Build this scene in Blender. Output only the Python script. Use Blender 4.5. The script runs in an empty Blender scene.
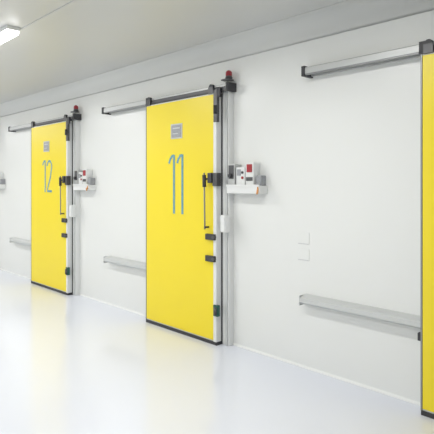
import bpy, bmesh, math
from mathutils import Vector, Matrix
sc=bpy.context.scene
sc.view_settings.view_transform='Standard'
sc.view_settings.look='None'

# ---------------- materials ----------------
def mat(name,col,rough=0.5,metal=0.0,noise=0.0,nscale=5.0,emit=None,estr=0,bump=0.0,spec=0.5):
    m=bpy.data.materials.new(name); m.use_nodes=True
    nt=m.node_tree; b=nt.nodes['Principled BSDF']
    b.inputs['Base Color'].default_value=(*col,1)
    b.inputs['Roughness'].default_value=rough
    b.inputs['Metallic'].default_value=metal
    b.inputs['Specular IOR Level'].default_value=spec
    tc=nt.nodes.new('ShaderNodeTexCoord')
    nz=nt.nodes.new('ShaderNodeTexNoise'); nz.inputs['Scale'].default_value=nscale; nz.inputs['Detail'].default_value=4
    nt.links.new(tc.outputs['Object'],nz.inputs['Vector'])
    if noise>0:
        mx=nt.nodes.new('ShaderNodeMix'); mx.data_type='RGBA'
        mx.inputs[6].default_value=(*[c*(1-noise) for c in col],1)
        mx.inputs[7].default_value=(*[min(1,c*(1+noise)) for c in col],1)
        nt.links.new(nz.outputs['Fac'],mx.inputs[0]); nt.links.new(mx.outputs[2],b.inputs['Base Color'])
    if bump>0:
        bp=nt.nodes.new('ShaderNodeBump'); bp.inputs['Strength'].default_value=bump; bp.inputs['Distance'].default_value=0.01
        nt.links.new(nz.outputs['Fac'],bp.inputs['Height']); nt.links.new(bp.outputs['Normal'],b.inputs['Normal'])
    if emit:
        b.inputs['Emission Color'].default_value=(*emit,1); b.inputs['Emission Strength'].default_value=estr
    return m
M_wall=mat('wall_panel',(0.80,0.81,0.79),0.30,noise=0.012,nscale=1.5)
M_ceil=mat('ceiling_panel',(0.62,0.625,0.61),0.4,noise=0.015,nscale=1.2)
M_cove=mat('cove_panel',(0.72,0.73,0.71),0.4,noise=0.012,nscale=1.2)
M_floor=mat('epoxy_floor',(0.76,0.785,0.855),0.13,noise=0.02,nscale=0.9,bump=0.02)
M_yel=mat('yellow_door_skin',(0.90,0.72,0.025),0.34,noise=0.02,nscale=2)
M_white=mat('white_plastic',(0.78,0.79,0.78),0.35,noise=0.01)
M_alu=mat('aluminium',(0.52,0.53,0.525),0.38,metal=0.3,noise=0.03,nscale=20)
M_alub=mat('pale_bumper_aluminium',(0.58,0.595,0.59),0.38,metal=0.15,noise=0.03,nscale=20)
M_alud=mat('dark_aluminium',(0.27,0.28,0.28),0.4,metal=0.3,noise=0.03,nscale=20)  # darker grey metal: left leaf edge, handle bar, lower rail lip
M_blk=mat('black_rubber',(0.04,0.04,0.045),0.5,noise=0.1)
M_dark=mat('dark_steel',(0.10,0.10,0.105),0.4,metal=0.4,noise=0.1)
M_red=mat('red_plastic',(0.35,0.02,0.03),0.3,noise=0.05)
M_org=mat('orange_plastic',(0.75,0.35,0.12),0.4,noise=0.05)
M_blue=mat('blue_paint',(0.13,0.33,0.42),0.5,noise=0.3,nscale=25)
M_grn=mat('green_steel',(0.02,0.10,0.08),0.45,noise=0.1)
M_label=mat('grey_label',(0.33,0.34,0.36),0.4,noise=0.4,nscale=60)
M_joint=mat('panel_joint',(0.60,0.61,0.61),0.5,noise=0.02)
M_tube=mat('lit_tube',(1,1,1),0.4,emit=(1,0.99,0.96),estr=5)

# ---------------- helpers ----------------
def finish(bm,name,m,parent=None,smooth=False):
    me=bpy.data.meshes.new(name); bm.to_mesh(me); bm.free()
    me.materials.append(m)
    if smooth:
        for p in me.polygons: p.use_smooth=True
    o=bpy.data.objects.new(name,me); sc.collection.objects.link(o)
    if parent: o.parent=parent; o.matrix_parent_inverse=parent.matrix_world.inverted()
    return o
def box(name,x0,x1,y0,y1,z0,z1,m,parent=None,bev=0.0):
    bm=bmesh.new(); bmesh.ops.create_cube(bm,size=1)
    for v in bm.verts:
        v.co=Vector(((x0+x1)/2+v.co.x*(x1-x0),(y0+y1)/2+v.co.y*(y1-y0),(z0+z1)/2+v.co.z*(z1-z0)))
    if bev>0: bmesh.ops.bevel(bm,geom=bm.edges[:],offset=bev,segments=2,affect='EDGES',profile=0.7)
    return finish(bm,name,m,parent)
def cyl(name,p0,p1,r,m,parent=None,r2=None,seg=20):
    p0=Vector(p0);p1=Vector(p1);d=p1-p0
    bm=bmesh.new(); bmesh.ops.create_cone(bm,cap_ends=True,segments=seg,radius1=r,radius2=r if r2 is None else r2,depth=d.length)
    q=d.to_track_quat('Z','Y').to_matrix().to_4x4()
    bmesh.ops.transform(bm,matrix=Matrix.Translation((p0+p1)/2)@q,verts=bm.verts[:])
    o=finish(bm,name,m,parent)
    for p in o.data.polygons:
        if len(p.vertices)==4: p.use_smooth=True
    return o
def dome(name,c,r,h,m,parent=None):
    bm=bmesh.new(); bmesh.ops.create_uvsphere(bm,u_segments=20,v_segments=12,radius=1)
    for v in bm.verts:
        z=max(v.co.z,0)
        v.co=Vector((c[0]+v.co.x*r,c[1]+v.co.y*r,c[2]+z*h))
    bmesh.ops.remove_doubles(bm,verts=bm.verts[:],dist=1e-5)
    return finish(bm,name,m,parent,True)
def prism(name,prof,x0,x1,m,parent=None):
    """extrude (y,z) profile along x"""
    bm=bmesh.new()
    a=[bm.verts.new((x0,y,z)) for y,z in prof]; b=[bm.verts.new((x1,y,z)) for y,z in prof]
    n=len(prof)
    for i in range(n): bm.faces.new((a[i],a[(i+1)%n],b[(i+1)%n],b[i]))
    bm.faces.new(a[::-1]); bm.faces.new(b)
    bmesh.ops.recalc_face_normals(bm,faces=bm.faces[:])
    return finish(bm,name,m,parent)
def stroke(name,pts,w,y,m,parent):
    """flat painted stroke on door face: pts (x,z)"""
    bm=bmesh.new(); L=[];R=[]
    n=len(pts)
    for i,(x,z) in enumerate(pts):
        a=Vector(pts[max(i-1,0)]);b=Vector(pts[min(i+1,n-1)])
        d=(b-a).normalized(); nn=Vector((-d.y,d.x))*w/2
        L.append((x+nn.x,z+nn.y)); R.append((x-nn.x,z-nn.y))
    f0=[[bm.verts.new((p[0],yy,p[1])) for p in L] for yy in (y,y+0.0015)]
    f1=[[bm.verts.new((p[0],yy,p[1])) for p in R] for yy in (y,y+0.0015)]
    for i in range(n-1):
        bm.faces.new((f0[0][i],f0[0][i+1],f1[0][i+1],f1[0][i]))
        bm.faces.new((f0[1][i],f0[1][i+1],f1[1][i+1],f1[1][i]))
        bm.faces.new((f0[0][i],f0[0][i+1],f0[1][i+1],f0[1][i]))
        bm.faces.new((f1[0][i],f1[0][i+1],f1[1][i+1],f1[1][i]))
    bm.faces.new((f0[0][0],f0[1][0],f1[1][0],f1[0][0])); bm.faces.new((f0[0][-1],f0[1][-1],f1[1][-1],f1[0][-1]))
    bmesh.ops.recalc_face_normals(bm,faces=bm.faces[:])
    return finish(bm,name,m,parent)
def empty(name,loc):
    e=bpy.data.objects.new(name,None); e.location=loc; e.empty_display_size=0.1
    sc.collection.objects.link(e); bpy.context.view_layer.update(); return e

# ---------------- room ----------------
W=3.55; H=3.0; XL=-20.0; XR=4.0; YB=-2.2
box('floor',XL,XR,YB,W,-0.1,0,M_floor)
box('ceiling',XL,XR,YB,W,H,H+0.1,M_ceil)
box('wall_back',XL,XR,W,W+0.12,-0.1,H+0.1,M_wall)
box('wall_front',XL,XR,YB-0.12,YB,-0.1,H+0.1,M_wall)
box('wall_left',XL-0.12,XL,YB-0.12,W+0.12,-0.1,H+0.1,M_wall)
box('wall_right',XR,XR+0.12,YB-0.12,W+0.12,-0.1,H+0.1,M_wall)
prism('baseboard_back',[(W,0.0),(W-0.010,0.0),(W-0.008,0.008),(W-0.003,0.016),(W,0.022)],XL,XR,M_wall)
# curved hygienic ceiling cove
R=0.18
arc=[(W-R+R*math.cos(math.radians(a)),H-R+R*math.sin(math.radians(a))) for a in range(0,91,9)]
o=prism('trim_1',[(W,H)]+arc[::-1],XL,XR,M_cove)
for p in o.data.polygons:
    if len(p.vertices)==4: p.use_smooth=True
# ceiling joint cover strip
box('trim_2',XL,XR,1.865,1.885,H-0.006,H,M_joint)

# ---------------- doors ----------------
F=3.41
def digit(d,x0,z0,w,h,parent,y,tag):
    t=0.032
    if d=='1':
        stroke('digit_'+tag,[(x0-0.01,z0+h*0.86),(x0+w*0.1,z0+h*0.93),(x0+w*0.45,z0+h*0.985),(x0+w*0.8,z0+h*0.99)],t*0.9,y,M_blue,parent)
        stroke('digit_stem_'+tag,[(x0+w*0.8,z0+h),(x0+w*0.8,z0)],t,y-0.0005,M_blue,parent)
    elif d=='0':
        pts=[(x0+w*0.5+math.cos(math.radians(a))*w*0.5,z0+h*0.5+math.sin(math.radians(a))*h*0.5) for a in range(0,361,15)]
        stroke('digit_'+tag,pts,t,y,M_blue,parent)
    elif d=='3':
        pts=[(x0+w*0.45+math.cos(math.radians(a))*w*0.5,z0+h*0.76+math.sin(math.radians(a))*h*0.22) for a in range(160,-91,-15)]
        stroke('digit_'+tag,pts,t,y,M_blue,parent)
        pts=[(x0+w*0.45+math.cos(math.radians(a))*w*0.55,z0+h*0.28+math.sin(math.radians(a))*h*0.26) for a in range(90,-161,-15)]
        stroke('digit_lower_'+tag,pts,t,y-0.0005,M_blue,parent)
    else:
        pts=[]
        for i in range(11):
            a=math.radians(170-i*20)
            pts.append((x0+w*0.5+math.cos(a)*w*0.5, z0+h*0.80+math.sin(a)*h*0.18))
        pts+= [(x0+w*0.75,z0+h*0.48),(x0+w*0.35,z0+h*0.25),(x0+w*0.08,z0+0.035)]
        stroke('digit_'+tag,pts,t,y,M_blue,parent)
        stroke('digit_foot_'+tag,[(x0,z0+0.017),(x0+w*1.05,z0+0.017)],t,y-0.0005,M_blue,parent)

def make_door(n,xl,xr,num,dz,dh,dx):
    """xl..xr leaf extents"""
    e=empty('door_%d'%n,((xl+xr)/2,F+0.05,0))
    zb,zt=0.03,2.49
    B=F+0.085
    box('leaf_core',xl,xr,F+0.006,B,zb,zt,M_white,e,0.004)
    box('leaf_skin',xl+0.010,xr-0.045,F,F+0.008,zb+0.014,zt-0.012,M_yel,e,0.002)
    box('leaf_edge_strip',xr-0.043,xr,F-0.002,F+0.01,zb,zt,M_white,e,0.003)
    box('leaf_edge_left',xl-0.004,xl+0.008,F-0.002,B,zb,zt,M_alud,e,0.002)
    box('bottom_gasket',xl,xr+0.004,F-0.004,B,0.0,zb+0.002,M_blk,e,0.003)
    box('side_gasket',xr,xr+0.010,B-0.02,B+0.004,0.01,zt,M_blk,e)
    box('jamb_right',xr+0.008,xr+0.10,3.485,W,0.0,2.60,M_white,e,0.004)
    box('jamb_cover',xr+0.062,xr+0.085,3.470,3.50,0.0,2.60,M_alub,e,0.004)
    box('jamb_left',xl-0.02,xl+0.08,3.505,W,0.0,2.5,M_white,e,0.003)
    box('lintel',xl-0.02,xr+0.10,3.505,W,2.49,2.57,M_white,e,0.003)
    box('top_seal',xl-0.02,xr+0.03,F+0.004,F+0.05,zt,zt+0.018,M_blk,e,0.003)
    for i,hx in enumerate((xl+0.05,xr-0.08)):
        box('hanger_plate_%d'%(i+1),hx-0.035,hx+0.035,F-0.006,F+0.006,zt-0.005,zt+0.065,M_dark,e,0.004)
        cyl('hanger_wheel_%d'%(i+1),(hx,F-0.004,zt+0.065),(hx,F+0.03,zt+0.065),0.028,M_blk,e)
    box('upper_guide_plate',xr-0.03,xr+0.02,F-0.014,F+0.02,2.20,2.52,M_dark,e,0.004)
    box('upper_guide_arm',xr-0.01,xr+0.06,F-0.01,F+0.01,2.44,2.54,M_blk,e,0.006)
    cyl('upper_guide_roller',(xr+0.012,F-0.03,2.36),(xr+0.012,F-0.03,2.28),0.018,M_blk,e)
    box('latch_body',xr-0.085,xr-0.03,F-0.045,F,1.60,1.70,M_blk,e,0.008)
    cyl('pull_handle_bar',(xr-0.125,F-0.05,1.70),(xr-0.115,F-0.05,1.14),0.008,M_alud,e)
    cyl('pull_handle_grip',(xr-0.125,F-0.05,1.68),(xr-0.122,F-0.05,1.56),0.019,M_blk,e)
    cyl('handle_standoff_1',(xr-0.122,F,1.64),(xr-0.122,F-0.055,1.64),0.010,M_dark,e)
    cyl('handle_standoff_2',(xr-0.115,F,1.16),(xr-0.115,F-0.055,1.16),0.010,M_dark,e)
    box('strike_box',xr-0.03,xr+0.035,F-0.03,F+0.03,1.57,1.70,M_dark,e,0.008)
    for i,z in enumerate((1.065,0.85)):
        box('leaf_bracket_%d'%(i+1),xr-0.135,xr-0.005,F-0.03,F,z-0.03,z+0.03,M_blk,e,0.008)
        cyl('bracket_bolt_%d'%(i+1),(xr-0.02,F-0.035,z),(xr-0.02,F,z),0.018,M_dark,e)
    box('lower_roller_plate',xr-0.03,xr+0.03,F-0.018,F+0.02,0.29,0.40,M_grn,e,0.006)
    cyl('lower_roller',(xr+0.012,F-0.03,0.31),(xr+0.012,F-0.03,0.38),0.016,M_dark,e)
    box('trailing_guide',xl-0.035,xl-0.002,F+0.02,F+0.06,0.50,0.555,M_blk,e,0.004)
    cx=dx+0.12
    box('label_plate',cx-0.095,cx+0.095,F-0.005,F+0.001,2.075,2.235,M_alub,e,0.002)
    box('label_print',cx-0.082,cx+0.082,F-0.0065,F-0.004,2.088,2.222,M_label,e)
    box('label_line_1',cx-0.06,cx+0.06,F-0.0075,F-0.0055,2.18,2.195,M_alub,e)
    box('label_line_2',cx-0.06,cx+0.03,F-0.0075,F-0.0055,2.125,2.135,M_alub,e)
    for i,ch in enumerate(num):
        w=0.095 if ch=='1' else 0.15
        digit(ch,dx+i*0.14,dz,w,dh,e,F-0.002,str(i+1))
    x=xr+0.092
    box('lamp_bracket',x-0.05,x+0.04,3.43,3.52,2.60,2.615,M_dark,e,0.003)
    cyl('lamp_base',(x,3.49,2.61),(x,3.49,2.635),0.036,M_blk,e)
    cyl('lamp_collar',(x,3.49,2.635),(x,3.49,2.65),0.032,M_dark,e)
    cyl('lamp_lens',(x,3.49,2.65),(x,3.49,2.675),0.032,M_red,e)
    dome('lamp_dome',(x,3.49,2.675),0.032,0.032,M_red,e)
    x=xr+0.10
    box('junction_box_body',x-0.035,x+0.035,3.40,3.465,1.12,1.29,M_white,e,0.012)
    box('junction_box_lid',x-0.028,x+0.028,3.394,3.402,1.13,1.28,M_white,e,0.003)
    box('junction_box_arm',x-0.02,x+0.02,3.46,3.487,1.15,1.25,M_white,e,0.003)
    return e

def make_track(xl,xr,xleaf):
    e=empty('door_track',((xl+xr)/2,3.5,2.53))
    k=-0.02
    prism('rail_profile',[(y,z+k) for y,z in [(W,2.60),(3.44,2.59),(3.432,2.582),(3.432,2.535),(3.45,2.535),(3.45,2.55),(3.52,2.55),(3.52,2.525),(W,2.525)]],xl,xr,M_alu,e)
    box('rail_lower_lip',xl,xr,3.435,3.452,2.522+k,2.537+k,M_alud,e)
    box('end_stop',xl-0.022,xl+0.012,3.425,W,2.515+k,2.60+k,M_blk,e,0.004)
    box('end_stop_right',xr-0.01,xr+0.02,3.425,W,2.515+k,2.60+k,M_blk,e,0.004)
    box('track_cover_over_leaf',xleaf,xr-0.02,3.424,3.434,2.528+k,2.562+k,M_dark,e,0.002)
    box('splice_plate',xleaf-0.02,xleaf+0.04,3.418,3.434,2.52+k,2.60+k,M_blk,e,0.003)
    return e
def make_bumper(xl,xr):
    e=empty('bumper_rail',((xl+xr)/2,3.5,0.6))
    prism('rail_body',[(W,0.645),(3.475,0.628),(3.464,0.618),(3.46,0.588),(3.475,0.572),(W,0.555)],xl,xr,M_alub,e)
    box('rail_end_cap',xl-0.006,xl,3.462,W,0.557,0.64,M_alu,e)
def make_control(x):
    e=empty('control_panel',(x+0.2,3.5,1.6))
    a=x
    box('tray',a,a+0.42,3.43,W,1.50,1.575,M_white,e,0.008)
    box('tray_lip',a,a+0.42,3.422,3.434,1.565,1.585,M_white,e,0.002)
    box('switch_box_grey',a+0.0,a+0.09,3.45,W,1.575,1.78,M_alu,e,0.008)
    box('switch_face',a+0.012,a+0.078,3.444,3.452,1.64,1.77,M_dark,e,0.004)
    cyl('rotary_knob',(a+0.045,3.42,1.67),(a+0.045,3.446,1.67),0.02,M_blk,e)
    box('controller_box',a+0.105,a+0.215,3.455,W,1.575,1.75,M_white,e,0.008)
    box('controller_screen',a+0.12,a+0.165,3.449,3.457,1.67,1.73,M_label,e,0.002)
    cyl('controller_button_1',(a+0.19,3.445,1.70),(a+0.19,3.457,1.70),0.012,M_blk,e)
    cyl('controller_button_2',(a+0.19,3.445,1.65),(a+0.19,3.457,1.65),0.012,M_red,e)
    box('alarm_box',a+0.235,a+0.33,3.45,W,1.575,1.79,M_white,e,0.008)
    box('alarm_face',a+0.250,a+0.315,3.443,3.452,1.70,1.775,M_red,e,0.004)
    box('alarm_strip',a+0.243,a+0.322,3.443,3.452,1.62,1.655,M_dark,e,0.004)
    box('alarm_bell',a+0.345,a+0.40,3.47,W,1.575,1.67,M_label,e,0.008)
    cyl('hook_stem',(a+0.40,3.44,1.57),(a+0.41,3.41,1.50),0.009,M_org,e)
    cyl('hook_tip',(a+0.41,3.41,1.50),(a+0.425,3.40,1.53),0.009,M_org,e)

doors=[(1,-1.507,-0.30,'10',1.27,0.63,-1.07,-2.512,-2.578),
       (2,-4.714,-3.545,'11',1.27,0.63,-4.28,-5.69,-5.72),
       (3,-7.82,-6.60,'12',1.46,0.48,-7.39,-8.77,-8.82),
       (4,-10.98,-9.76,'13',1.46,0.48,-10.54,-11.95,-12.0)]
for n,xl,xr,num,dz,dh,dx,tl,bl in doors:
    make_door(n,xl,xr,num,dz,dh,dx)
    make_track(tl,xr+0.12,xl)
    make_bumper(bl,xl-0.02)
    make_control(xr+0.12)

for z0 in (0.93,1.07):
    e=empty('wall_plate',(-2.56,3.54,z0+0.03))
    box('plate',-2.66,-2.54,W-0.004,W,z0,z0+0.10,M_wall,e,0.001)
    box('plate_seam',-2.655,-2.545,W-0.005,W-0.003,z0+0.0,z0+0.007,M_joint,e)

def lum(x0,y,L=1.25):
    e=empty('fluorescent_light',(x0-L/2,y,H))
    box('housing',x0-L,x0,y-0.06,y+0.06,H-0.035,H,M_white,e,0.005)
    prism('diffuser',[(y-0.055,H-0.035),(y+0.055,H-0.035),(y+0.045,H-0.07),(y+0.02,H-0.085),(y-0.02,H-0.085),(y-0.045,H-0.07)],x0-L+0.008,x0-0.008,M_tube,e)
    ld=bpy.data.lights.new('lamp_glow','AREA'); ld.shape='RECTANGLE'; ld.size=L-0.1; ld.size_y=0.12
    ld.energy=28; ld.color=(1.0,0.995,0.98)
    lo=bpy.data.objects.new('lamp_glow',ld); lo.location=(x0-L/2,y,H-0.092); sc.collection.objects.link(lo)
    lo.parent=e; lo.matrix_parent_inverse=e.matrix_world.inverted()
for k in range(6):
    lum(-4.47-3.0*k+3.0,1.79)
for k in range(6):
    lum(-3.0-3.0*k+4.5,-0.7)

# ---------------- camera ----------------
cd=bpy.data.cameras.new('camera'); cd.sensor_width=36; cd.lens=500/434*36
cd.shift_y=-(217-183)/434
cd.clip_start=0.05
cam=bpy.data.objects.new('camera',cd); sc.collection.objects.link(cam)
th=math.radians(43.95)
v=Vector((-math.cos(th),math.sin(th),0))
cam.location=(0,0,1.6)
cam.rotation_euler=v.to_track_quat('-Z','Y').to_euler()
sc.camera=cam
w=bpy.data.worlds.new('world'); sc.world=w; w.use_nodes=True
w.node_tree.nodes['Background'].inputs[0].default_value=(0.9,0.95,1,1)
w.node_tree.nodes['Background'].inputs[1].default_value=0.3
